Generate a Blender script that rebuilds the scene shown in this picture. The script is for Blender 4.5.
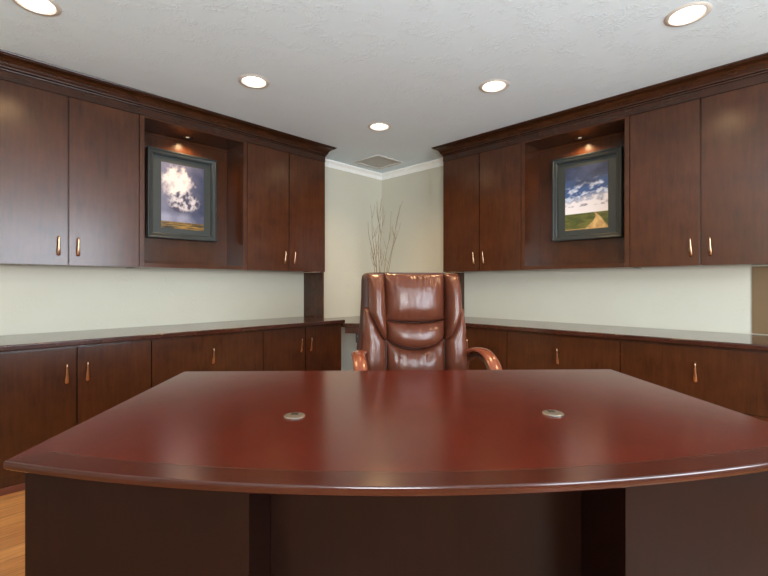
import bpy, bmesh, math, random
from mathutils import Vector, Matrix, noise

for o in list(bpy.data.objects):
    bpy.data.objects.remove(o)
SC = bpy.context.scene
COL = SC.collection
R = math.radians
random.seed(7)

# ------------------------------------------------------------------ camera, world, light, exposure
CAM = Vector((-3.657, -3.625, 1.118))
YAW = R(44.46)                       # heading from +X towards +Y
FWD = Vector((math.cos(YAW), math.sin(YAW), 0))
RGT = Vector((math.sin(YAW), -math.cos(YAW), 0))
cd = bpy.data.cameras.new('camera')
cam = bpy.data.objects.new('camera', cd)
COL.objects.link(cam)
cam.location = CAM
cam.rotation_euler = (R(90), 0, YAW - R(90))
cd.sensor_width = 36.0
cd.lens = 428 / 768 * 36
cd.shift_y = -3.3 / 768
cd.clip_start = 0.05
SC.camera = cam

SC.view_settings.view_transform = 'Standard'
SC.view_settings.look = 'None'
SC.view_settings.gamma = 1.0
SC.view_settings.use_curve_mapping = False
SC.view_settings.exposure = 0.14

world = bpy.data.worlds.new('daylight_sky')
SC.world = world
world.use_nodes = True
bg = world.node_tree.nodes['Background']
bg.inputs[0].default_value = (0.80, 0.90, 1.0, 1)
bg.inputs[1].default_value = 2.5

WIN_X0, WIN_X1, WIN_Z0, WIN_Z1 = -3.6, -1.6, 0.50, 2.25
BACK_Y, SIDE_X, CEIL = -5.6, -5.6, 2.44


def area_light(name, loc, rot, sx, sy, power, col):
    d = bpy.data.lights.new(name, 'AREA')
    d.shape = 'RECTANGLE'
    d.size, d.size_y = sx, sy
    d.energy = power
    d.color = col
    o = bpy.data.objects.new(name, d)
    COL.objects.link(o)
    o.location = loc
    o.rotation_euler = rot
    return o


# daylight coming in through the window of the back wall
area_light('window_daylight', ((WIN_X0 + WIN_X1) / 2, BACK_Y - 0.16, (WIN_Z0 + WIN_Z1) / 2), (R(90), 0, 0),
           WIN_X1 - WIN_X0, WIN_Z1 - WIN_Z0, 142, (0.80, 0.90, 1.0))
# added fill lamp, unseen behind the viewer, that brightens the ceiling
area_light('added_ceiling_fill', (-4.75, -4.70, 1.35), (R(180 - 35), 0, YAW - R(90)), 0.8, 0.8, 136, (0.90, 0.96, 1.0))
CAN_POWER = 36
PUCK_POWER = 8.0
WARM = (1.0, 0.66, 0.32)


# ------------------------------------------------------------------ materials
def lin(r, g, b):
    f = lambda c: (c / 255 / 12.92) if c / 255 <= 0.04045 else ((c / 255 + 0.055) / 1.055) ** 2.4
    return (f(r), f(g), f(b), 1)


def base_mat(name):
    m = bpy.data.materials.new(name)
    m.use_nodes = True
    nt = m.node_tree
    return m, nt, nt.nodes['Principled BSDF']


def plain(name, col, rough=0.5, metal=0.0, coat=0.0, nscale=40, nvar=0.08, bump=0.0, bscale=200, spec=0.5):
    m, nt, p = base_mat(name)
    tc = nt.nodes.new('ShaderNodeTexCoord')
    n = nt.nodes.new('ShaderNodeTexNoise')
    n.inputs['Scale'].default_value = nscale
    n.inputs['Detail'].default_value = 4
    nt.links.new(tc.outputs['Object'], n.inputs['Vector'])
    mx = nt.nodes.new('ShaderNodeMix')
    mx.data_type = 'RGBA'
    a = [c * (1 - nvar) for c in col[:3]] + [1]
    b = [min(1, c * (1 + nvar)) for c in col[:3]] + [1]
    mx.inputs[6].default_value = a
    mx.inputs[7].default_value = b
    nt.links.new(n.outputs['Fac'], mx.inputs[0])
    nt.links.new(mx.outputs[2], p.inputs['Base Color'])
    p.inputs['Roughness'].default_value = rough
    p.inputs['Metallic'].default_value = metal
    p.inputs['Coat Weight'].default_value = coat
    p.inputs['Specular IOR Level'].default_value = spec
    if bump:
        n2 = nt.nodes.new('ShaderNodeTexNoise')
        n2.inputs['Scale'].default_value = bscale
        n2.inputs['Detail'].default_value = 5
        nt.links.new(tc.outputs['Object'], n2.inputs['Vector'])
        bp = nt.nodes.new('ShaderNodeBump')
        bp.inputs['Strength'].default_value = bump
        bp.inputs['Distance'].default_value = 0.004
        nt.links.new(n2.outputs['Fac'], bp.inputs['Height'])
        nt.links.new(bp.outputs['Normal'], p.inputs['Normal'])
    return m


def wood(name, dark, light, rough=0.3, axis='z', coat=0.0, var=0.33, spec=0.5, bump=0.012):
    m, nt, p = base_mat(name)
    N, Lk = nt.nodes, nt.links
    tc = N.new('ShaderNodeTexCoord')
    oi = N.new('ShaderNodeObjectInfo')
    off = N.new('ShaderNodeVectorMath')
    off.operation = 'ADD'
    sc = N.new('ShaderNodeMath')
    sc.operation = 'MULTIPLY'
    sc.inputs[1].default_value = 17.0
    Lk.new(oi.outputs['Random'], sc.inputs[0])
    Lk.new(tc.outputs['Object'], off.inputs[0])
    Lk.new(sc.outputs[0], off.inputs[1])
    mp = N.new('ShaderNodeMapping')
    mp.inputs['Scale'].default_value = {'z': (30, 30, 3.2), 'x': (3.2, 30, 30), 'y': (30, 3.2, 30)}[axis]
    Lk.new(off.outputs[0], mp.inputs['Vector'])
    grain = N.new('ShaderNodeTexNoise')
    grain.inputs['Scale'].default_value = 1.6
    grain.inputs['Detail'].default_value = 4
    grain.inputs['Roughness'].default_value = 0.62
    grain.inputs['Distortion'].default_value = 0.5
    Lk.new(mp.outputs[0], grain.inputs['Vector'])
    mott = N.new('ShaderNodeTexNoise')
    mott.inputs['Scale'].default_value = 8
    mott.inputs['Detail'].default_value = 3
    Lk.new(off.outputs[0], mott.inputs['Vector'])
    add = N.new('ShaderNodeMath')
    add.operation = 'MULTIPLY_ADD'
    add.inputs[1].default_value = 0.55
    Lk.new(grain.outputs['Fac'], add.inputs[0])
    ml = N.new('ShaderNodeMath')
    ml.operation = 'MULTIPLY'
    ml.inputs[1].default_value = 0.45
    Lk.new(mott.outputs['Fac'], ml.inputs[0])
    Lk.new(ml.outputs[0], add.inputs[2])
    rp = N.new('ShaderNodeValToRGB')
    rp.color_ramp.elements[0].position = 0.5 - var
    rp.color_ramp.elements[1].position = 0.5 + var
    rp.color_ramp.elements[0].color = dark
    rp.color_ramp.elements[1].color = light
    Lk.new(add.outputs[0], rp.inputs[0])
    Lk.new(rp.outputs[0], p.inputs['Base Color'])
    p.inputs['Roughness'].default_value = rough
    p.inputs['Specular IOR Level'].default_value = spec
    p.inputs['Coat Weight'].default_value = coat
    p.inputs['Coat Roughness'].default_value = 0.18
    bp = N.new('ShaderNodeBump')
    bp.inputs['Strength'].default_value = bump
    bp.inputs['Distance'].default_value = 0.002
    Lk.new(grain.outputs['Fac'], bp.inputs['Height'])
    Lk.new(bp.outputs['Normal'], p.inputs['Normal'])
    return m


def emit(name, col, strength):
    m, nt, p = base_mat(name)
    p.inputs['Base Color'].default_value = col
    p.inputs['Emission Color'].default_value = col
    p.inputs['Emission Strength'].default_value = strength
    return m


M_WOOD = wood('stained_maple', lin(38, 17, 7), lin(80, 42, 19), 0.23)
M_WOODX = wood('stained_maple_rail', lin(38, 17, 7), lin(78, 41, 19), 0.22, axis='x')
M_CROWN = wood('crown_maple', lin(30, 14, 6), lin(62, 32, 15), 0.24, axis='x')
M_CROWNY = wood('crown_maple_return', lin(30, 14, 6), lin(62, 32, 15), 0.24, axis='y')
M_TOP = wood('worktop_maple', lin(40, 19, 13), lin(70, 35, 22), 0.16, axis='x', coat=0.4)
M_TOPY = wood('worktop_maple_return', lin(40, 19, 13), lin(70, 35, 22), 0.16, axis='y', coat=0.4)
M_DESK = wood('desk_mahogany', lin(62, 15, 8), lin(90, 26, 13), 0.2, axis='x', coat=0.15, bump=0)
M_DESKB = wood('desk_mahogany_border', lin(50, 15, 9), lin(74, 25, 14), 0.2, axis='x', coat=0.15, bump=0)
M_DESKE = wood('desk_mahogany_edge', lin(40, 12, 7), lin(60, 20, 12), 0.16, axis='x', coat=0.4, bump=0)
M_DESKL = plain('desk_inlay_line', lin(38, 15, 10), 0.3)
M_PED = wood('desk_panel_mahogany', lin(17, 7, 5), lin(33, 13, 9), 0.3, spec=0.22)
M_SHOE = wood('reddish_shoe_wood', lin(80, 38, 26), lin(110, 56, 38), 0.4, axis='x')
M_DARK = plain('dark_gap', lin(16, 10, 8), 0.7)
M_BRONZE = plain('brushed_copper', lin(196, 158, 130), 0.25, metal=1.0)
M_NICKEL = plain('grommet_nickel', lin(150, 146, 140), 0.35, metal=1.0)
M_BLACK = plain('black_metal', lin(18, 18, 20), 0.45)
M_WHITE = plain('white_trim_paint', lin(245, 244, 239), 0.4)
M_WALL = plain('beige_wall_paint', lin(202, 197, 180), 0.6, nscale=6, nvar=0.02)
M_TAN = plain('tan_wall_strip', lin(108, 80, 44), 0.5, nscale=20, nvar=0.1)
M_CEIL = plain('textured_ceiling_paint', lin(218, 232, 238), 0.8, nscale=8, nvar=0.02)


def knockdown(m, strength, dist, scale):
    nt = m.node_tree
    N, Lk = nt.nodes, nt.links
    p = N['Principled BSDF']
    tc = N.new('ShaderNodeTexCoord')
    big = N.new('ShaderNodeTexNoise')
    big.inputs['Scale'].default_value = scale * 0.16
    big.inputs['Detail'].default_value = 3
    fine = N.new('ShaderNodeTexNoise')
    fine.inputs['Scale'].default_value = scale
    fine.inputs['Detail'].default_value = 4
    fine.inputs['Distortion'].default_value = 1.0
    for n in (big, fine):
        Lk.new(tc.outputs['Object'], n.inputs['Vector'])
    r1, r2 = N.new('ShaderNodeMapRange'), N.new('ShaderNodeMapRange')
    r1.inputs[1].default_value, r1.inputs[2].default_value = 0.46, 0.62
    r2.inputs[1].default_value, r2.inputs[2].default_value = 0.48, 0.56
    Lk.new(big.outputs['Fac'], r1.inputs[0])
    Lk.new(fine.outputs['Fac'], r2.inputs[0])
    mu = N.new('ShaderNodeMath')
    mu.operation = 'MULTIPLY'
    Lk.new(r1.outputs[0], mu.inputs[0])
    Lk.new(r2.outputs[0], mu.inputs[1])
    bp = N.new('ShaderNodeBump')
    bp.inputs['Strength'].default_value = strength
    bp.inputs['Distance'].default_value = dist
    Lk.new(mu.outputs[0], bp.inputs['Height'])
    Lk.new(bp.outputs['Normal'], p.inputs['Normal'])


knockdown(M_CEIL, 0.4, 0.004, 46)
knockdown(M_WALL, 0.35, 0.003, 40)
M_FRAME = plain('blue_black_frame', lin(38, 43, 43), 0.35)
M_MAT = plain('charcoal_mat', lin(43, 49, 48), 0.5)
M_LEATHER = plain('brown_leather', lin(94, 50, 35), 0.25, nscale=14, nvar=0.18, bump=0.25, bscale=150)
M_LEATHERD = plain('dark_brown_leather', lin(56, 30, 24), 0.4, nscale=14, nvar=0.18, bump=0.25, bscale=150)
M_ARM = wood('polished_arm_wood', lin(112, 54, 34), lin(150, 80, 52), 0.22, axis='y', coat=0.5)
M_TWIG = plain('dry_twig', lin(142, 124, 98), 0.8)
M_VASE = plain('brown_ceramic', lin(70, 48, 36), 0.3)
M_LENS = emit('lamp_lens', (1.0, 0.95, 0.86, 1), 4.0)
M_PUCK = emit('puck_lens', (1.0, 0.8, 0.5, 1), 0.3)
M_REFL = plain('lamp_baffle', lin(205, 198, 188), 0.4)
M_VENT = plain('vent_grey_paint', lin(196, 194, 188), 0.5)
M_GLASSFR = plain('window_frame_paint', lin(225, 225, 222), 0.4)


def floor_mat():
    m, nt, p = base_mat('oak_plank_floor')
    N, Lk = nt.nodes, nt.links
    tc = N.new('ShaderNodeTexCoord')
    br = N.new('ShaderNodeTexBrick')
    br.inputs['Scale'].default_value = 1.0
    br.inputs['Brick Width'].default_value = 1.2
    br.inputs['Row Height'].default_value = 0.11
    br.inputs['Mortar Size'].default_value = 0.0015
    br.inputs['Color1'].default_value = lin(196, 140, 84)
    br.inputs['Color2'].default_value = lin(174, 116, 64)
    br.inputs['Mortar'].default_value = lin(90, 54, 28)
    Lk.new(tc.outputs['Object'], br.inputs['Vector'])
    mp = N.new('ShaderNodeMapping')
    mp.inputs['Scale'].default_value = (3, 40, 1)
    Lk.new(tc.outputs['Object'], mp.inputs['Vector'])
    n = N.new('ShaderNodeTexNoise')
    n.inputs['Scale'].default_value = 1.5
    n.inputs['Detail'].default_value = 6
    n.inputs['Distortion'].default_value = 1.2
    Lk.new(mp.outputs[0], n.inputs['Vector'])
    rp = N.new('ShaderNodeValToRGB')
    rp.color_ramp.elements[0].position = 0.3
    rp.color_ramp.elements[0].color = (0.45, 0.4, 0.34, 1)
    rp.color_ramp.elements[1].position = 0.6
    rp.color_ramp.elements[1].color = (1, 1, 1, 1)
    Lk.new(n.outputs['Fac'], rp.inputs[0])
    mx = N.new('ShaderNodeMix')
    mx.data_type = 'RGBA'
    mx.blend_type = 'MULTIPLY'
    mx.inputs[0].default_value = 0.7
    Lk.new(br.outputs['Color'], mx.inputs[6])
    Lk.new(rp.outputs[0], mx.inputs[7])
    Lk.new(mx.outputs[2], p.inputs['Base Color'])
    p.inputs['Roughness'].default_value = 0.32
    return m


def pane_mat():
    m, nt, p = base_mat('clear_window_glass')
    N, Lk = nt.nodes, nt.links
    tr = N.new('ShaderNodeBsdfTransparent')
    gl = N.new('ShaderNodeBsdfGlossy')
    gl.inputs['Roughness'].default_value = 0.02
    mx = N.new('ShaderNodeMixShader')
    mx.inputs[0].default_value = 0.06
    Lk.new(tr.outputs[0], mx.inputs[1])
    Lk.new(gl.outputs[0], mx.inputs[2])
    Lk.new(mx.outputs[0], N['Material Output'].inputs['Surface'])
    return m


def print_mat(name):
    m, nt, p = base_mat(name)
    a = nt.nodes.new('ShaderNodeVertexColor')
    a.layer_name = 'print'
    nt.links.new(a.outputs['Color'], p.inputs['Base Color'])
    p.inputs['Roughness'].default_value = 0.3
    return m


M_FLOOR = floor_mat()
M_PANE = pane_mat()
M_PRINT = print_mat('photo_print')


# ------------------------------------------------------------------ mesh helpers
def box(bm, x0, x1, y0, y1, z0, z1, bev=0.0, mi=0):
    M = Matrix.Translation(((x0 + x1) / 2, (y0 + y1) / 2, (z0 + z1) / 2)) @ Matrix.Diagonal((x1 - x0, y1 - y0, z1 - z0, 1))
    r = bmesh.ops.create_cube(bm, size=1, matrix=M)
    vs = r['verts']
    fs = set(f for v in vs for f in v.link_faces)
    for f in fs:
        f.material_index = mi
    if bev:
        es = list(set(e for v in vs for e in v.link_edges))
        bmesh.ops.bevel(bm, geom=es, offset=bev, segments=2, affect='EDGES', profile=0.5)


def obj(name, bm, mats, parent=None, loc=(0, 0, 0), smooth=True, angle=35, wn=False):
    me = bpy.data.meshes.new(name)
    bmesh.ops.recalc_face_normals(bm, faces=bm.faces[:])
    bm.to_mesh(me)
    bm.free()
    if not isinstance(mats, (list, tuple)):
        mats = [mats]
    for m in mats:
        me.materials.append(m)
    if smooth:
        me.shade_smooth()
        me.set_sharp_from_angle(angle=R(angle))
    o = bpy.data.objects.new(name, me)
    COL.objects.link(o)
    o.location = loc
    if parent:
        o.parent = parent
    if wn:
        w = o.modifiers.new('flat_faces', 'WEIGHTED_NORMAL')
        w.keep_sharp = True
        w.weight = 100
    return o


def boxes(name, mats, parent, *bs, bev=0.0, loc=(0, 0, 0)):
    bm = bmesh.new()
    for b in bs:
        box(bm, *b, bev=bev)
    return obj(name, bm, mats, parent, loc, wn=bev > 0)


def thing(name, label, cat, loc=(0, 0, 0), rz=0.0, group=None):
    o = bpy.data.objects.new(name, None)
    o.empty_display_size = 0.1
    COL.objects.link(o)
    o.location = loc
    o.rotation_euler = (0, 0, rz)
    return tag(o, label, cat, group)


def tag(o, label, cat, group=None):
    o['label'] = label
    o['category'] = cat
    if group:
        o['group'] = group
    return o


def struct(o):
    o['kind'] = 'structure'
    return o


def tube(bm, pts, radii, n=10, flat=None, up=Vector((1, 0, 0))):
    """swept section along pts; flat = list of (half width along up, half thickness)."""
    pts = [Vector(p) for p in pts]
    rings = []
    for i, p in enumerate(pts):
        t = (pts[min(i + 1, len(pts) - 1)] - pts[max(i - 1, 0)]).normalized()
        a = up - t * up.dot(t)
        if a.length < 1e-4:
            a = Vector((0, 1, 0)) - t * t.y
        a.normalize()
        b = t.cross(a)
        ra, rb = flat[i] if flat else (radii[i], radii[i])
        rings.append([bm.verts.new(p + a * ra * math.cos(2 * math.pi * k / n) + b * rb * math.sin(2 * math.pi * k / n)) for k in range(n)])
    for i in range(len(rings) - 1):
        for k in range(n):
            bm.faces.new((rings[i][k], rings[i][(k + 1) % n], rings[i + 1][(k + 1) % n], rings[i + 1][k]))
    bm.faces.new(rings[0][::-1])
    bm.faces.new(rings[-1])


def spline(pts, n=6):
    """Catmull-Rom resample of tuples of any length."""
    out = []
    P = [pts[0]] + list(pts) + [pts[-1]]
    for i in range(1, len(P) - 2):
        for k in range(n):
            t = k / n
            out.append(tuple(0.5 * (2 * b + (c - a) * t + (2 * a - 5 * b + 4 * c - d) * t * t + (3 * b - a - 3 * c + d) * t ** 3)
                             for a, b, c, d in zip(P[i - 1], P[i], P[i + 1], P[i + 2])))
    out.append(tuple(pts[-1]))
    return out


def lathe(bm, prof, n=32, c=(0, 0, 0)):
    rings = []
    for r, z in prof:
        if r < 1e-5:
            rings.append([bm.verts.new((c[0], c[1], c[2] + z))])
        else:
            rings.append([bm.verts.new((c[0] + r * math.cos(2 * math.pi * k / n), c[1] + r * math.sin(2 * math.pi * k / n), c[2] + z)) for k in range(n)])
    for a, b in zip(rings[:-1], rings[1:]):
        for k in range(n):
            k2 = (k + 1) % n
            if len(a) == 1 and len(b) == 1:
                continue
            if len(a) == 1:
                bm.faces.new((a[0], b[k], b[k2]))
            elif len(b) == 1:
                bm.faces.new((a[k], a[k2], b[0]))
            else:
                bm.faces.new((a[k], a[k2], b[k2], b[k]))


def sweep_profile(bm, paths_fn, prof, closed=True):
    """paths_fn(out, z) -> list of points for one profile point; rows joined into strips, ends capped."""
    rows = [[bm.verts.new(p) for p in paths_fn(o, z)] for o, z in prof]
    n = len(rows)
    for i in range(n if closed else n - 1):
        a, b = rows[i], rows[(i + 1) % n]
        for k in range(len(a) - 1):
            bm.faces.new((a[k], a[k + 1], b[k + 1], b[k]))
    if closed:
        bm.faces.new([r[0] for r in rows])
        bm.faces.new([r[-1] for r in rows][::-1])


# ------------------------------------------------------------------ room shell
T = 0.12
struct(boxes('floor', M_FLOOR, None, (SIDE_X - T, T, BACK_Y - T, T, -0.1, 0.0)))
struct(boxes('wall_left', M_WALL, None, (SIDE_X - T, T, 0.0, T, 0.0, CEIL)))
struct(boxes('wall_right', M_WALL, None, (0.0, T, BACK_Y - T, 0.0, 0.0, CEIL)))
struct(boxes('wall_near', M_WALL, None, (SIDE_X - T, SIDE_X, BACK_Y, 0.0, 0.0, CEIL)))
struct(boxes('wall_back', M_WALL, None,
             (SIDE_X - T, WIN_X0, BACK_Y - T, BACK_Y, 0, CEIL), (WIN_X1, 0.0, BACK_Y - T, BACK_Y, 0, CEIL),
             (WIN_X0, WIN_X1, BACK_Y - T, BACK_Y, 0, WIN_Z0), (WIN_X0, WIN_X1, BACK_Y - T, BACK_Y, WIN_Z1, CEIL)))
wf = 0.05
bm = bmesh.new()
for x in (WIN_X0, (WIN_X0 + WIN_X1) / 2 - wf / 2, WIN_X1 - wf):
    box(bm, x, x + wf, BACK_Y - 0.09, BACK_Y - 0.04, WIN_Z0, WIN_Z1)
box(bm, WIN_X0, WIN_X1, BACK_Y - 0.09, BACK_Y - 0.04, WIN_Z0, WIN_Z0 + wf)
box(bm, WIN_X0, WIN_X1, BACK_Y - 0.09, BACK_Y - 0.04, WIN_Z1 - wf, WIN_Z1)
win = struct(obj('window_1', bm, M_GLASSFR))
boxes('pane', M_PANE, win, (WIN_X0 + wf, (WIN_X0 + WIN_X1) / 2 - wf / 2, BACK_Y - 0.068, BACK_Y - 0.062, WIN_Z0 + wf, WIN_Z1 - wf))
boxes('pane', M_PANE, win, ((WIN_X0 + WIN_X1) / 2 + wf / 2, WIN_X1 - wf, BACK_Y - 0.068, BACK_Y - 0.062, WIN_Z0 + wf, WIN_Z1 - wf))

LIGHTS = [(-3.368, -1.053, 'recessed ceiling downlight cut by the top left edge of the view'),
          (-2.262, -1.071, 'recessed ceiling downlight in front of the left picture niche'),
          (-1.131, -1.093, 'smallest recessed ceiling downlight, the one nearest the grey ceiling vent'),
          (-1.112, -2.153, 'recessed ceiling downlight in front of the right picture niche'),
          (-1.122, -3.218, 'large recessed ceiling downlight at the top right, nearest the viewer')]
CAN_R = 0.082
bm = bmesh.new()
outer = [bm.verts.new(p) for p in ((SIDE_X - T, BACK_Y - T, CEIL), (T, BACK_Y - T, CEIL), (T, T, CEIL), (SIDE_X - T, T, CEIL))]
es = [bm.edges.new((outer[i], outer[(i + 1) % 4])) for i in range(4)]
for x, y, _ in LIGHTS:
    ring = [bm.verts.new((x + CAN_R * math.cos(2 * math.pi * k / 32), y + CAN_R * math.sin(2 * math.pi * k / 32), CEIL)) for k in range(32)]
    es += [bm.edges.new((ring[i], ring[(i + 1) % 32])) for i in range(32)]
bmesh.ops.triangle_fill(bm, use_beauty=True, use_dissolve=False, edges=es)
up = bmesh.ops.extrude_face_region(bm, geom=bm.faces[:])
for v in [g for g in up['geom'] if isinstance(g, bmesh.types.BMVert)]:
    v.co.z += 0.12
struct(obj('ceiling', bm, M_CEIL, smooth=False))

# white cornice of the corner between the two cabinet runs
CP = [(0.0, 2.372), (0.008, 2.372), (0.012, 2.380), (0.014, 2.392), (0.024, 2.405), (0.036, 2.416), (0.044, 2.420),
      (0.05, 2.428), (0.05, 2.4395), (0.0, 2.4395)]
bm = bmesh.new()
sweep_profile(bm, lambda o, z: [(-1.02, -o - 0.0005, z), (-o - 0.0005, -o - 0.0005, z)], CP)
struct(obj('trim_1', bm, M_WHITE))
bm = bmesh.new()
sweep_profile(bm, lambda o, z: [(-o - 0.0005, -o - 0.0005, z), (-o - 0.0005, -1.055, z)], CP)
struct(obj('trim_2', bm, M_WHITE))
struct(boxes('tan_strip', M_TAN, None, (-0.010, -0.0005, -3.90, -3.386, 0.802, 1.236)))  # thin tan strip over the right wall, between worktop and wall cabinet
BP = [(0, 0.001), (0.014, 0.001), (0.014, 0.075), (0.006, 0.09), (0, 0.09)]
bm = bmesh.new()
sweep_profile(bm, lambda o, z: [(-1.10, -o - 0.0005, z), (-o - 0.0005, -o - 0.0005, z)], BP)
struct(obj('baseboard_left', bm, M_WHITE))
bm = bmesh.new()
sweep_profile(bm, lambda o, z: [(-o - 0.0005, -o - 0.0005, z), (-o - 0.0005, -1.14, z)], BP)
struct(obj('baseboard_right', bm, M_WHITE))

# ------------------------------------------------------------------ cabinets
# local frame of a run: x to the viewer's right, y into the wall (wall plane y = 0), z up
def handle(parent, x, zc, face):
    bm = bmesh.new()
    pr = spline([(0.0, 0.050, 0.0042, 0.0042), (0.016, 0.0565, 0.0042, 0.004), (0.027, 0.050, 0.0045, 0.0036),
                 (0.028, 0.034, 0.005, 0.0032), (0.025, 0.005, 0.0062, 0.003), (0.021, -0.025, 0.0082, 0.003),
                 (0.015, -0.048, 0.0092, 0.0032), (0.008, -0.0565, 0.008, 0.0036), (0.0, -0.054, 0.006, 0.004)], 4)
    tube(bm, [(x, face - o + 0.0005, zc + z) for o, z, a, b in pr], None, 12, flat=[(a, b) for o, z, a, b in pr])
    return obj('handle', bm, M_BRONZE, parent, angle=60)


def upper_doors(label, loc, rz, w, face, mat=M_WOOD):
    t = thing('wall_cabinet', label, 'cabinet', loc, rz, 'two-door wall cabinets')
    h = 1.064
    c = 0.0015
    boxes('carcass', M_WOOD, t, (c, w - c, face + 0.021, -0.002, 0.004, h - 0.004))
    hw = w / 2
    for s, x0 in ((1, 0.0), (-1, hw)):
        d = boxes('door', mat, t, (x0 + (0.003 if s == 1 else 0.0045), x0 + hw - (0.0045 if s == 1 else 0.003), face, face + 0.02, 0.0, h - 0.006), bev=0.0012)
        hx = hw - 0.05 if s == 1 else hw + 0.05
        handle(d, hx, 0.118, face)
    return t


def niche_unit(label, loc, rz, w, face):
    t = thing('niche_cabinet', label, 'cabinet', loc, rz, 'open picture niches')
    h, st, c = 1.064, 0.032, 0.0015
    z0, z1 = 0.034, 1.05
    # face frame, sides, floor, soffit
    boxes('side_panel', M_WOOD, t, (c, st, face, -0.002, 0, h - 0.004), bev=0.001)
    boxes('side_panel', M_WOOD, t, (w - st, w - c, face, -0.002, 0, h - 0.004), bev=0.001)
    boxes('bottom_shelf', M_WOODX, t, (st + 0.0005, w - st - 0.0005, face + 0.001, -0.002, 0.0, z0 - 0.004), bev=0.001)
    boxes('soffit', M_WOODX, t, (st + 0.0005, w - st - 0.0005, face + 0.001, -0.002, z1, h - 0.004))
    boxes('back_panel', M_WOOD, t, (st + 0.0005, w - st - 0.0005, -0.030, -0.002, z0 - 0.003, z1 - 0.0005))
    boxes('back_rail', M_WOODX, t, (st + 0.001, w - st - 0.001, -0.044, -0.0305, z0 - 0.003, z0 + 0.03), bev=0.002)
    boxes('back_rail', M_WOODX, t, (st + 0.001, w - st - 0.001, -0.044, -0.0305, z1 - 0.022, z1 - 0.001), bev=0.002)
    bm = bmesh.new()
    lathe(bm, [(0.029, z1 - 0.0005), (0.029, z1 - 0.0028), (0.033, z1 - 0.003), (0.036, z1 - 0.002), (0.036, z1 - 0.0005)], 24, (w / 2, -0.125, 0))
    pk = obj('puck_light', bm, M_BLACK, t)
    bm = bmesh.new()
    lathe(bm, [(0.0, z1 - 0.0012), (0.013, z1 - 0.0012), (0.014, z1 - 0.0006)], 24, (w / 2, -0.125, 0))
    obj('lens', bm, M_PUCK, pk)
    ld = bpy.data.lights.new('puck_glow', 'SPOT')
    ld.energy = PUCK_POWER
    ld.color = (1.0, 0.66, 0.34)
    ld.spot_size = R(150)
    ld.spot_blend = 0.6
    ld.shadow_soft_size = 0.02
    lo = bpy.data.objects.new('puck_glow', ld)
    COL.objects.link(lo)
    lo.parent = t
    lo.location = (w / 2, -0.125, z1 - 0.02)
    return t


def base_shell(t, w, face, depth_end=0.0):
    c = 0.0015
    boxes('carcass', M_WOOD, t, (c, w - c, face + 0.021, -0.002, 0.082, 0.764))
    boxes('plinth', M_WOOD, t, (c, w - c, face + 0.003, -0.002, 0.0, 0.0815))
    boxes('shoe_strip', M_SHOE, t, (c, w - c, face - 0.012, face + 0.0025, 0.0, 0.036), bev=0.004)


def base_doors(label, loc, rz, w, face):
    t = thing('base_cabinet', label, 'cabinet', loc, rz, 'two-door base cabinets')
    base_shell(t, w, face)
    hw = w / 2
    for s, x0 in ((1, 0.0), (-1, hw)):
        d = boxes('door', M_WOOD, t, (x0 + (0.003 if s == 1 else 0.004), x0 + hw - (0.004 if s == 1 else 0.003), face, face + 0.02, 0.083, 0.752), bev=0.0012)
        handle(d, hw - 0.05 if s == 1 else hw + 0.05, 0.605, face)
    return t


def base_files(label, loc, rz, w, face):
    t = thing('file_drawer_cabinet', label, 'cabinet', loc, rz, 'lateral file drawer cabinets')
    base_shell(t, w, face)
    for z0, z1 in ((0.083, 0.4055), (0.4095, 0.752)):
        d = boxes('drawer', M_WOOD, t, (0.0025, w - 0.0025, face, face + 0.02, z0, z1), bev=0.0012)
        handle(d, w / 2, z1 - 0.147, face)
    return t


LF, RF = -0.330, -0.315            # wall cabinet faces
LB, RB = -0.585, -0.587            # base cabinet faces
LX = (-3.530, -2.725, -1.918, -1.108)
RY = (-1.142, -1.944, -2.754, -3.560)
RZR = R(-90)
UB = 1.240

upper_doors('two-door dark wall cabinet at the far left edge, left of the cloud picture niche', (LX[0], 0, UB), 0, LX[1] - LX[0], LF)
niche_unit('open lit wall niche on the left wall holding the white cloud picture', (LX[1], 0, UB), 0, LX[2] - LX[1], LF)
upper_doors('two-door dark wall cabinet on the left wall nearest the beige corner', (LX[2], 0, UB), 0, LX[3] - LX[2], LF)
upper_doors('two-door dark wall cabinet on the right wall directly beside the beige corner', (0, RY[0], UB), RZR, RY[0] - RY[1], RF)
niche_unit('open lit wall niche on the right wall holding the country road picture', (0, RY[1], UB), RZR, RY[1] - RY[2], RF)
upper_doors('two-door dark wall cabinet at the far right edge, right of the road picture niche', (0, RY[2], UB), RZR, RY[2] - RY[3], RF)

base_doors('two-door dark base cabinet at the far left edge beside the oak floor', (LX[0], 0, 0), 0, LX[1] - LX[0], LB)
base_files('left wall base cabinet of wide file drawers with one centred handle each', (LX[1], 0, 0), 0, LX[2] - LX[1], LB)
base_doors('two-door dark base cabinet on the left wall ending beside the corner knee space', (LX[2], 0, 0), 0, LX[3] - LX[2] - 0.009, LB)
base_doors('two-door dark base cabinet on the right wall, mostly hidden behind the leather chair', (0, RY[0] - 0.02, 0), RZR, RY[0] - 0.02 - (-1.963), RB)
base_files('middle wide drawer cabinet on the right wall, just right of the chair arm', (0, -1.963, 0), RZR, 0.806, RB)
base_files('wide drawer cabinet at the far right edge below the tan strip of wall', (0, -2.769, 0), RZR, 0.806, RB)

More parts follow.
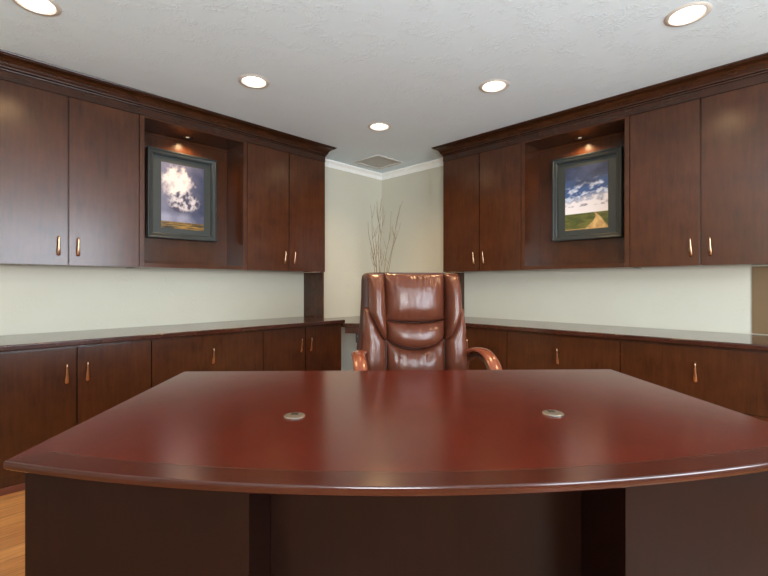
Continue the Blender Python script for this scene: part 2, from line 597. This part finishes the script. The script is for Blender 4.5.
# worktops
def worktop(name, label, cat, pts, z0, z1, mat=M_TOP):
    bm = bmesh.new()
    pf = [(0.004, z0), (0.0, z0 + 0.004), (0.0, z1 - 0.006), (0.002, z1 - 0.002), (0.006, z1), (0.009, z1)]
    rings = []
    for ins, z in pf:
        rings.append([bm.verts.new((x, y, z)) for x, y in inset(pts, ins)])
    n = len(pts)
    for a, b in zip(rings[:-1], rings[1:]):
        for k in range(n):
            bm.faces.new((a[k], a[(k + 1) % n], b[(k + 1) % n], b[k]))
    bm.faces.new(rings[0][::-1])
    bm.faces.new(rings[-1])
    return tag(obj(name, bm, mat, angle=50, wn=True), label, cat)


def inset(pts, d):
    """inset a counter-clockwise polygon by d with mitred corners."""
    out = []
    n = len(pts)
    for i in range(n):
        p0, p1, p2 = Vector(pts[i - 1]), Vector(pts[i]), Vector(pts[(i + 1) % n])
        e1, e2 = (p1 - p0).normalized(), (p2 - p1).normalized()
        n1, n2 = Vector((-e1.y, e1.x)), Vector((-e2.y, e2.x))
        m = (n1 + n2)
        m = m / max(0.25, m.dot(n1)) if m.length > 1e-6 else n1
        out.append(tuple(p1 + m * d))
    return out


worktop('worktop', 'long dark polished worktop on the base cabinets along the left wall', 'worktop',
        [(-3.545, -0.615), (-1.100, -0.615), (-1.100, -0.001), (-3.545, -0.001)], 0.7655, 0.797)
worktop('worktop', 'long dark polished worktop on the base cabinets along the right wall', 'worktop',
        [(-0.615, -3.590), (-0.001, -3.590), (-0.001, -1.150), (-0.615, -1.150)], 0.7655, 0.797, M_TOPY)
cw = worktop('corner_worktop', 'lower dark corner worktop behind the leather chair, between the two base runs', 'worktop',
             [(-1.098, -0.60), (-0.60, -1.148), (-0.001, -1.148), (-0.001, -0.001), (-1.098, -0.001)], 0.725, 0.762)
# rail and bracket below the corner worktop
ax, ay, bx_, by_ = -1.098, -0.60, -0.60, -1.148
dv = Vector((bx_ - ax, by_ - ay, 0)).normalized()
nv = Vector((-dv.y, dv.x, 0))
bm = bmesh.new()
p0 = Vector((ax, ay, 0)) + nv * 0.010 + dv * 0.006
p1 = Vector((bx_, by_, 0)) + nv * 0.010 - dv * 0.006
v = [bm.verts.new(p + q + Vector((0, 0, z))) for z in (0.668, 0.7245) for p, q in ((p0, nv * 0), (p1, nv * 0), (p1, nv * 0.02), (p0, nv * 0.02))]
for f in ((0, 1, 2, 3), (7, 6, 5, 4), (0, 4, 5, 1), (1, 5, 6, 2), (2, 6, 7, 3), (3, 7, 4, 0)):
    bm.faces.new([v[i] for i in f])
obj('front_rail', bm, M_WOOD, cw)
bm = bmesh.new()
box(bm, -0.026, 0.026, -0.004, 0.004, 0.650, 0.668)
box(bm, -0.026, -0.012, -0.004, 0.004, 0.580, 0.650)
box(bm, -0.012, 0.020, -0.004, 0.004, 0.612, 0.626)
br = obj('support_bracket', bm, M_BLACK, cw)
br['label'] = 'small black metal bracket'
br.rotation_euler = (0, 0, math.atan2(dv.y, dv.x))
br.location = p0 + dv * 0.125 + nv * 0.012

# end panels standing on the worktops
tag(boxes('end_panel', M_WOOD, None, (-1.128, -1.110, -0.312, -0.002, 0.7975, 1.2395), bev=0.001),
    'upright dark wood end panel on the left worktop under the wall cabinet', 'panel', 'end panels on the worktops')
tag(boxes('end_panel', M_WOOD, None, (-0.300, -0.002, -1.176, -1.158, 0.7975, 1.2395), bev=0.001),
    'upright dark wood end panel on the right worktop, just behind the chair back', 'panel', 'end panels on the worktops')

# dark crown mouldings with a frieze, returning to the wall at the corner end
KP = [(0.0, 2.3015), (0.0, 2.352), (0.009, 2.354), (0.010, 2.361), (0.004, 2.364), (0.015, 2.368), (0.016, 2.376), (0.020, 2.380),
      (0.024, 2.392), (0.032, 2.404), (0.045, 2.415), (0.060, 2.421), (0.066, 2.423), (0.068, 2.427), (0.077, 2.430),
      (0.079, 2.434), (0.079, 2.4385), (-0.05, 2.4385), (-0.05, 2.3015)]
bm = bmesh.new()
sweep_profile(bm, lambda o, z: [(LX[0], LF - o, z), (LX[3] + o, LF - o, z), (LX[3] + o, -0.002, z)], KP)
tag(obj('crown_molding', bm, M_CROWN, angle=30), 'dark wood crown molding over the left wall cabinets at the ceiling', 'molding', 'dark crown moldings')
bm = bmesh.new()
sweep_profile(bm, lambda o, z: [(RF - o, RY[3], z), (RF - o, RY[0] + o, z), (-0.002, RY[0] + o, z)], KP)
tag(obj('crown_molding', bm, M_CROWNY, angle=30), 'dark wood crown molding over the right wall cabinets at the ceiling', 'molding', 'dark crown moldings')

# ------------------------------------------------------------------ framed pictures
def mixc(a, b, t):
    t = max(0.0, min(1.0, t))
    return tuple(x + (y - x) * t for x, y in zip(a, b))


def fbm(x, y, o=5, s=0.0):
    return 0.5 + 0.5 * noise.fractal(Vector((x, y, s)), 0.9, 2.0, o)


def sky_cloud(u, v):
    n1, n2 = fbm(u * 4, v * 5, 5, 1.3), fbm(u * 9, v * 12, 5, 4.1)
    c = mixc(lin(120, 118, 140), lin(48, 54, 82), u * 0.9 + 0.35 * (n1 - 0.5) + 0.25 * (0.6 - v))
    d = math.hypot((u - 0.36) / 0.40, (v - 0.70) / 0.27)
    c = mixc(mixc(lin(240, 228, 220), lin(158, 140, 152), (d - 0.35) * 0.9 + 1.6 * (fbm(u * 6, v * 7, 5, 8.8) - 0.5)), c, (d - 0.72 + 0.55 * (n2 - 0.5)) * 3.2)
    d2 = math.hypot((u - 0.52) / 0.40, (v - 0.42) / 0.15)
    puff = mixc(lin(70, 66, 88), lin(214, 204, 206), (n2 - 0.36) * 3.4)
    c = mixc(puff, c, (d2 - 0.82 + 0.7 * (n2 - 0.5)) * 4)
    if v < 0.27:
        c = mixc(c, mixc(lin(150, 150, 172), lin(74, 78, 106), u + (n1 - 0.5)), min(1, (0.27 - v) * 12))
    if v < 0.105:
        c = mixc(lin(48, 40, 26), lin(158, 122, 56), (fbm(u * 3, v * 60, 4, 7.0) - 0.35) * 2.6)
    return c


def sky_road(u, v):
    n1, n2 = fbm(u * 2.2, v * 6, 5, 2.2), fbm(u * 6, v * 16, 5, 9.5)
    c = mixc(lin(60, 70, 98), lin(38, 46, 72), (v - 0.75) * 3 + (n1 - 0.5) * 2)
    mid = mixc(lin(58, 84, 132), lin(200, 208, 226), (n2 - 0.44) * 3.2)
    c = mixc(mid, c, (v - 0.66 + 0.25 * (n1 - 0.5)) * 7)
    low = mixc(lin(226, 220, 224), lin(120, 108, 122), ((n2 - 0.48) * 4) if v > 0.36 else 0)
    c = mixc(low, c, (v - 0.42 + 0.22 * (n2 - 0.5) - 0.10 * (u - 0.5)) * 9)
    hz = 0.255
    if v < hz:
        g = mixc(lin(66, 74, 34), lin(104, 102, 48), (fbm(u * 5, v * 34, 4, 5.5) - 0.3) * 2)
        t = (hz - v) / hz
        cx = 0.69 + 0.10 * math.sin(t * 3.4) * (1 - t) - 0.02 * t
        w = 0.012 + 0.30 * t ** 1.5
        road = mixc(lin(206, 172, 116), lin(168, 132, 82), (fbm(u * 9, v * 9, 4, 3.0) - 0.3) * 2)
        rut = abs((u - cx - 0.10 * t) / w)
        c = mixc(road, g, (rut - 0.8) * 5)
        if t > 0.93:
            c = mixc(c, lin(196, 156, 96), 0.6)
    return c


def picture(label, loc, rz, fn):
    """loc = bottom centre at the back panel; local x right, y into the wall"""
    w, h, iw, ih = 0.537, 0.690, 0.330, 0.512
    t = thing('framed_picture', label, 'picture', loc, rz, 'framed photographs in the niches')
    bm = bmesh.new()
    prof = [(0.0, 0.0), (0.0, -0.034), (0.004, -0.038), (0.012, -0.038), (0.016, -0.034), (0.034, -0.030), (0.038, -0.026), (0.044, -0.026), (0.046, -0.016), (0.046, 0.0)]
    P = [(-w / 2, 0), (w / 2, 0), (w / 2, h), (-w / 2, h)]
    rows = []
    for ins, y in prof:
        q = inset(P, ins)
        rows.append([bm.verts.new((a, y, b)) for a, b in q])
    for i in range(len(rows)):
        a, b = rows[i], rows[(i + 1) % len(rows)]
        for k in range(4):
            bm.faces.new((a[k], a[(k + 1) % 4], b[(k + 1) % 4], b[k]))
    obj('frame', bm, M_FRAME, t, angle=30)
    boxes('mat_board', M_MAT, t, (-w / 2 + 0.0465, w / 2 - 0.0465, -0.015, -0.002, 0.0465, h - 0.0465))
    nx, ny = 66, 100
    zc = h / 2 - 0.004
    bm = bmesh.new()
    lay = bm.verts.layers.float_color.new('print')
    g = []
    for j in range(ny + 1):
        row = []
        for i in range(nx + 1):
            u, v = i / nx, j / ny
            vt = bm.verts.new(((u - 0.5) * iw, -0.0165, zc + (v - 0.5) * ih))
            c = fn(u, v)
            vt[lay] = (c[0], c[1], c[2], 1)
            row.append(vt)
        g.append(row)
    for j in range(ny):
        for i in range(nx):
            bm.faces.new((g[j][i], g[j][i + 1], g[j + 1][i + 1], g[j + 1][i]))
    r = bmesh.ops.extrude_face_region(bm, geom=bm.faces[:])
    for vt in [q for q in r['geom'] if isinstance(q, bmesh.types.BMVert)]:
        vt.co.y += 0.0013
    obj('picture_print', bm, M_PRINT, t, smooth=False)
    return t


picture('dark framed photograph of a billowing white storm cloud in the left niche', (-2.331, -0.0445, 1.479), 0, sky_cloud)
picture('dark framed photograph of a dirt road under blue clouds in the right niche', (-0.0445, -2.372, 1.481), RZR, sky_road)

# ------------------------------------------------------------------ ceiling fittings
for x, y, lab in LIGHTS:
    t = thing('ceiling_light', lab, 'ceiling light', (x, y, CEIL), 0, 'recessed ceiling downlights')
    bm = bmesh.new()
    lathe(bm, [(0.076, -0.001), (0.078, -0.006), (0.092, -0.005), (0.098, -0.0005), (0.076, -0.0005)], 40)
    obj('trim_ring', bm, M_REFL, t)
    bm = bmesh.new()
    lathe(bm, [(0.0805, -0.0004), (0.074, -0.0004), (0.062, 0.052), (0.070, 0.052), (0.0805, 0.0)], 40)
    obj('reflector', bm, M_WHITE, t)
    bm = bmesh.new()
    lathe(bm, [(0.0, 0.030), (0.03, 0.032), (0.05, 0.037), (0.0635, 0.044), (0.0635, 0.050), (0.0, 0.050)], 40)
    obj('lens', bm, M_LENS, t)
    ld = bpy.data.lights.new('downlight', 'SPOT')
    ld.energy = CAN_POWER
    ld.color = WARM
    ld.spot_size = R(150)
    ld.spot_blend = 0.8
    ld.shadow_soft_size = 0.06
    lo = bpy.data.objects.new('downlight', ld)
    COL.objects.link(lo)
    lo.parent = t
    lo.location = (0, 0, -0.012)

t = thing('ceiling_vent', 'square pale grey air vent on the ceiling above the beige corner', 'vent', (-0.417, -0.358, CEIL))
bm = bmesh.new()
for a in ((-0.19, -0.16, -0.19, 0.19), (0.16, 0.19, -0.19, 0.19), (-0.16, 0.16, -0.19, -0.16), (-0.16, 0.16, 0.16, 0.19)):
    box(bm, *a, -0.012, -0.0005, bev=0.002)
obj('frame', bm, M_VENT, t)
bm = bmesh.new()
for k in range(16):
    y = -0.15 + k * 0.02
    v = [bm.verts.new(p) for p in ((-0.16, y - 0.009, -0.0065), (0.16, y - 0.009, -0.0065), (0.16, y + 0.009, -0.0045), (-0.16, y + 0.009, -0.0045),
                                   (-0.16, y - 0.009, -0.0055), (0.16, y - 0.009, -0.0055), (0.16, y + 0.009, -0.0035), (-0.16, y + 0.009, -0.0035))]
    for f in ((0, 1, 2, 3), (7, 6, 5, 4), (0, 4, 5, 1), (1, 5, 6, 2), (2, 6, 7, 3), (3, 7, 4, 0)):
        bm.faces.new([v[i] for i in f])
obj('louvres', bm, M_VENT, t)
boxes('back_plate', M_VENT, t, (-0.159, 0.159, -0.159, 0.159, -0.0018, -0.0005))

# ------------------------------------------------------------------ desk
def camxy(X, Z):
    p = CAM + FWD * Z + RGT * X
    return p.x, p.y


dx, dy = camxy(0.0695, 1.8425)
desk = thing('executive_desk', 'large bow-fronted polished mahogany desk filling the foreground', 'desk', (dx, dy, 0), YAW - R(90) + R(2))
DH = 0.750
arc = []
xl, xr = -0.897, 0.942
for i in range(41):
    x = xl + (xr - xl) * i / 40
    xx = x - 0.012
    arc.append((x, -1.064 + 0.176 * xx * xx))
outline = arc + [(0.919, -0.008), (-0.919, 0.008)]     # counter-clockwise seen from above
bm = bmesh.new()
prof = [(0.040, 0.712), (0.034, 0.714), (0.004, 0.731), (0.001, 0.7335), (0.0, 0.736), (0.0, 0.746), (0.0012, 0.7485), (0.0035, 0.750), (0.006, 0.750), (0.062, 0.750), (0.0645, 0.750)]
rings = []
for ins, z in prof:
    rings.append([bm.verts.new((x, y, z)) for x, y in inset(outline, ins)])
n = len(outline)
for i, (a, b) in enumerate(zip(rings[:-1], rings[1:])):
    for k in range(n):
        f = bm.faces.new((a[k], a[(k + 1) % n], b[(k + 1) % n], b[k]))
        front = k < 40
        f.material_index = 3 if i < 7 else (2 if i == len(rings) - 2 else 1) if front else 0
bm.faces.new(rings[0][::-1]).material_index = 1
bm.faces.new(rings[-1]).material_index = 0
obj('desktop', bm, [M_DESK, M_DESKB, M_DESKL, M_DESKE], desk, angle=28, wn=True)
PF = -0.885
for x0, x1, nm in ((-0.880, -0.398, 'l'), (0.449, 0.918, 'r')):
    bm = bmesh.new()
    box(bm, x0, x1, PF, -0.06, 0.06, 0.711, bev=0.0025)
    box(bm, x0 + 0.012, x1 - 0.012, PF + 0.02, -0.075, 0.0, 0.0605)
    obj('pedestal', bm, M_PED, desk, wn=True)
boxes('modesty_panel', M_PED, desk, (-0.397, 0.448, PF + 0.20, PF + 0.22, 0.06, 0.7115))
for X, Z in ((-0.25, 1.195), (0.481, 1.218)):
    q = Vector(camxy(X, Z)) - Vector((dx, dy))
    a = desk.rotation_euler.z
    lx, ly = q.x * math.cos(a) + q.y * math.sin(a), -q.x * math.sin(a) + q.y * math.cos(a)
    bm = bmesh.new()
    lathe(bm, [(0.0, 0.0001), (0.029, 0.0001), (0.0295, 0.002), (0.028, 0.0040), (0.026, 0.0046), (0.0, 0.0046)], 32)
    g = obj('grommet', bm, M_NICKEL, desk, (lx, ly, DH), angle=50, wn=True)
    g['label'] = 'round nickel cable grommet'
    bm = bmesh.new()
    box(bm, -0.011, 0.009, 0.000, 0.022, 0.0047, 0.0052, bev=0.0002)
    obj('cable_slot', bm, M_BLACK, g)

# ------------------------------------------------------------------ leather chair (local: front is -y)
chx, chy = camxy(0.194, 2.50)
chair = thing('office_chair', 'brown leather executive chair with wooden arms behind the desk', 'chair', (chx, chy, 0), YAW - R(90) + R(8))


def rec(z):
    """recline of the backrest: y of its front plane at height z"""
    return 0.02 + 0.10 * max(0, z - 0.55) ** 1.2


def cushion(name, mat, left, right, zb, zt, bulge, base, wr=0.0, nu=26, nv=26, seed=0.0, pu=2.6, pv=2.6, bot=None, top=None, thick=0.05, taper=0.0):
    """padded panel: left(v)/right(v) = x bounds, bot(u)/top(u) = z offsets, bulge = forward depth, base = y offset of its rim"""
    bm = bmesh.new()
    F, B = [], []
    for j in range(nv + 1):
        v = j / nv
        f, b = [], []
        for i in range(nu + 1):
            u = i / nu
            x = left(v) + (right(v) - left(v)) * u
            z0 = zb + (bot(u) if bot else 0)
            z1 = zt + (top(u) if top else 0)
            z = z0 + (z1 - z0) * v
            s = max(0, 1 - abs(2 * u - 1) ** pu) ** 0.5 * max(0, 1 - abs(2 * v - 1) ** pv) ** 0.5
            y = rec(z) + base - bulge * s
            if wr:
                e = max(0, 1 - (1 - v) * 2.6) + 0.4 * max(0, 1 - v * 5)
                y += wr * (e + 0.08) * s * (noise.noise(Vector((x * 55 + seed, z * 9, seed))) + 0.5 * noise.noise(Vector((x * 20, z * 26, seed + 3))))
            f.append(bm.verts.new((x, y, z)))
            b.append(bm.verts.new((x, rec(z) + base + thick, z)))
        F.append(f)
        B.append(b)
    for j in range(nv):
        for i in range(nu):
            bm.faces.new((F[j][i], F[j][i + 1], F[j + 1][i + 1], F[j + 1][i]))
            bm.faces.new((B[j][i + 1], B[j][i], B[j + 1][i], B[j + 1][i + 1]))
    for i in range(nu):
        bm.faces.new((F[0][i + 1], F[0][i], B[0][i], B[0][i + 1]))
        bm.faces.new((F[nv][i], F[nv][i + 1], B[nv][i + 1], B[nv][i]))
    for j in range(nv):
        bm.faces.new((F[j][0], F[j + 1][0], B[j + 1][0], B[j][0]))
        bm.faces.new((F[j + 1][nu], F[j][nu], B[j][nu], B[j + 1][nu]))
    return obj(name, bm, mat, chair, angle=70)


# back shell
bm = bmesh.new()
zs = [0.50, 0.53, 0.60, 0.75, 0.90, 1.05, 1.14, 1.170, 1.185, 1.192]
ws = [0.270, 0.320, 0.341, 0.328, 0.310, 0.301, 0.299, 0.295, 0.283, 0.255]
rings = []
for z, w in zip(zs, ws):
    r = []
    for k in range(32):
        a = 2 * math.pi * k / 32
        ca, sa = math.cos(a), math.sin(a)
        e = 0.35
        x = w * abs(ca) ** e * (1 if ca >= 0 else -1)
        yy = 0.050 * abs(sa) ** 0.6 * (1 if sa >= 0 else -1)
        if z > 1.18:
            yy *= 0.75
        if x < 0:
            x *= 1.055
        r.append(bm.verts.new((x, rec(z) + 0.065 + yy, z)))
    rings.append(r)
for a, b in zip(rings[:-1], rings[1:]):
    for k in range(32):
        bm.faces.new((a[k], a[(k + 1) % 32], b[(k + 1) % 32], b[k]))
bm.faces.new(rings[0][::-1])
bm.faces.new(rings[-1])
obj('back_shell', bm, M_LEATHERD, chair, angle=60)

SX = 0.186
cushion('headrest', M_LEATHER, lambda v: -SX + 0.004, lambda v: SX - 0.004, 0.893, 1.186, 0.085, 0.012, wr=0.024, seed=1.0, nu=44, nv=44,
        bot=lambda u: 0.016 * abs(2 * u - 1) ** 2)
cushion('lumbar_pad', M_LEATHER, lambda v: -SX + 0.012 - 0.006 * v, lambda v: SX - 0.012 + 0.006 * v, 0.738, 0.892, 0.090, 0.012, wr=0.012, nu=40, nv=30, seed=5.0,
        bot=lambda u: 0.055 * abs(2 * u - 1) ** 2.4, top=lambda u: 0.016 * abs(2 * u - 1) ** 2)
cushion('lower_pad', M_LEATHER, lambda v: -SX + 0.012, lambda v: SX - 0.012, 0.50, 0.736, 0.066, 0.012, wr=0.022, nu=40, nv=36, seed=9.0,
        top=lambda u: 0.055 * abs(2 * u - 1) ** 2.4)


def wing_out(v):
    return 0.274 if v > 0.42 else 0.184 + (0.274 - 0.184) * (v / 0.42) ** 0.8


for s in (-1, 1):
    i_ = lambda v: s * (SX - 0.012 + 0.012 * v)
    o_ = lambda v: s * wing_out(v) * (1.035 if s < 0 else 1)
    lo, hi = (o_, i_) if s < 0 else (i_, o_)
    cushion('wing', M_LEATHER, lo, hi, 0.790, 1.184, 0.125, 0.012, wr=0.016, nv=44, seed=13.0 + s, nu=16, pv=3.4)
    so = lambda v: s * (0.334 - 0.040 * v) * (1.04 if s < 0 else 1)
    si = lambda v: s * ((SX - 0.008) if v < 0.60 else (SX - 0.008) + (0.276 - SX + 0.008) * ((v - 0.60) / 0.40) ** 0.8)
    lo, hi = (so, si) if s < 0 else (si, so)
    cushion('side_bolster', M_LEATHER, lo, hi, 0.50, 0.985, 0.085, 0.014, wr=0.014, nv=44, seed=21.0 + s, nu=16, pv=3.4)

# seat
bm = bmesh.new()
box(bm, -0.27, 0.27, -0.50, 0.02, 0.43, 0.53, bev=0.04)
obj('seat', bm, M_LEATHER, chair)
# arms: bent wood loops, drawn in towards the backrest
def toe(y):
    return 0.356 - 0.26 * max(0, y + 0.13)


for s in (-1, 1):
    pr = spline([(0.03, 0.700), (0.0, 0.736), (-0.06, 0.757), (-0.14, 0.758), (-0.22, 0.740), (-0.29, 0.700), (-0.335, 0.640),
                 (-0.345, 0.570), (-0.32, 0.505), (-0.26, 0.465), (-0.18, 0.455)], 5)
    bm = bmesh.new()
    tube(bm, [(s * toe(y), y, z - 0.018) for y, z in pr], None, 14, flat=[(0.036, 0.016)] * len(pr))
    arm = obj('armrest', bm, M_ARM, chair, angle=60)
    pr2 = spline([(0.02, 0.690), (-0.02, 0.715), (-0.10, 0.728), (-0.19, 0.718), (-0.26, 0.675), (-0.30, 0.61), (-0.30, 0.56)], 5)
    bm = bmesh.new()
    tube(bm, [(s * toe(y), y, z - 0.018) for y, z in pr2], None, 12, flat=[(0.030, 0.012)] * len(pr2))
    obj('arm_lining', bm, M_LEATHERD, arm, angle=60)
    bm = bmesh.new()
    box(bm, min(s * 0.262, s * 0.36), max(s * 0.262, s * 0.36), -0.24, -0.16, 0.428, 0.448, bev=0.003)
    obj('arm_bracket', bm, M_BLACK, chair)
bm = bmesh.new()
lathe(bm, [(0.0, 0.10), (0.035, 0.10), (0.035, 0.26), (0.025, 0.26), (0.025, 0.42), (0.12, 0.42), (0.12, 0.4295), (0.0, 0.4295)], 24, (0, -0.24, 0))
obj('gas_column', bm, M_BLACK, chair)
for k in range(5):
    a = 2 * math.pi * k / 5 + 0.3
    d = Vector((math.cos(a), math.sin(a), 0))
    c0 = Vector((0, -0.24, 0.13))
    bm = bmesh.new()
    tube(bm, [c0 + d * 0.03, c0 + d * 0.15 + Vector((0, 0, -0.01)), c0 + d * 0.30 + Vector((0, 0, -0.045))], [0.03, 0.025, 0.018], 12, up=Vector((0, 0, 1)))
    leg = obj('base_leg', bm, M_ARM, chair)
    bm = bmesh.new()
    pc = c0 + d * 0.29
    pd = Vector((-d.y, d.x, 0))
    q = Vector((pc.x, pc.y, 0.030))
    tube(bm, [q - pd * 0.022, q + pd * 0.022], [0.0295, 0.0295], 20, up=Vector((0, 0, 1)))
    tube(bm, [q + Vector((0, 0, 0.02)), q + Vector((0, 0, 0.06))], [0.007, 0.007], 10)
    obj('caster', bm, M_BLACK, leg)

# ------------------------------------------------------------------ vase of twigs on the corner worktop
vx, vy = camxy(-0.045, 4.55)
t = thing('twig_arrangement', 'bare dry twigs in a vase on the corner worktop behind the chair', 'decoration', (vx, vy, 0.7622))
bm = bmesh.new()
lathe(bm, [(0.0, 0.0), (0.05, 0.0), (0.062, 0.03), (0.066, 0.10), (0.055, 0.19), (0.034, 0.26), (0.030, 0.30), (0.038, 0.33), (0.034, 0.331),
           (0.025, 0.30), (0.028, 0.26), (0.02, 0.02), (0.0, 0.018)], 32)
obj('vase', bm, M_VASE, t)
# (lateral offset of the tip along the viewer's right, depth offset, tip height above the worktop)
TW = [(-0.130, 0.02, 1.03), (-0.105, -0.03, 1.20), (-0.020, 0.03, 1.25), (0.012, -0.02, 1.27), (0.030, 0.02, 1.19), (0.135, 0.03, 1.14), (0.235, -0.02, 1.24), (0.215, 0.02, 1.02), (-0.06, 0.0, 0.98)]
for i, (lx, ld_, h) in enumerate(TW):
    rr = random.Random(i * 11 + 3)
    bm = bmesh.new()
    tip = RGT * lx + FWD * ld_
    pts = []
    b0 = RGT * (lx * 0.06) + FWD * (ld_ * 0.1)
    for k in range(17):
        s = k / 16
        z = 0.06 + (h - 0.06) * s
        sw = max(0, s - 0.2)
        p = b0 + (tip - b0) * (s ** 1.25) + RGT * (math.sin(s * 13 + i * 2.1) * 0.014 * sw) + FWD * (math.cos(s * 11 + i) * 0.014 * sw)
        pts.append(Vector((p.x, p.y, z)))
    tube(bm, pts, [0.0046 * (1 - 0.72 * k / 16) for k in range(17)], 7)
    for b in range(4):
        k = rr.randint(7, 14)
        d = RGT * rr.choice((-1, 1)) * rr.uniform(0.02, 0.05) + FWD * rr.uniform(-0.02, 0.02)
        l = rr.uniform(0.10, 0.2)
        q = pts[k]
        tube(bm, [q, q + d * 0.5 + Vector((0, 0, l * 0.4)), q + d * 0.9 + Vector((0, 0, l))], [0.0024, 0.0018, 0.001], 6)
    obj('twig', bm, M_TWIG, t)
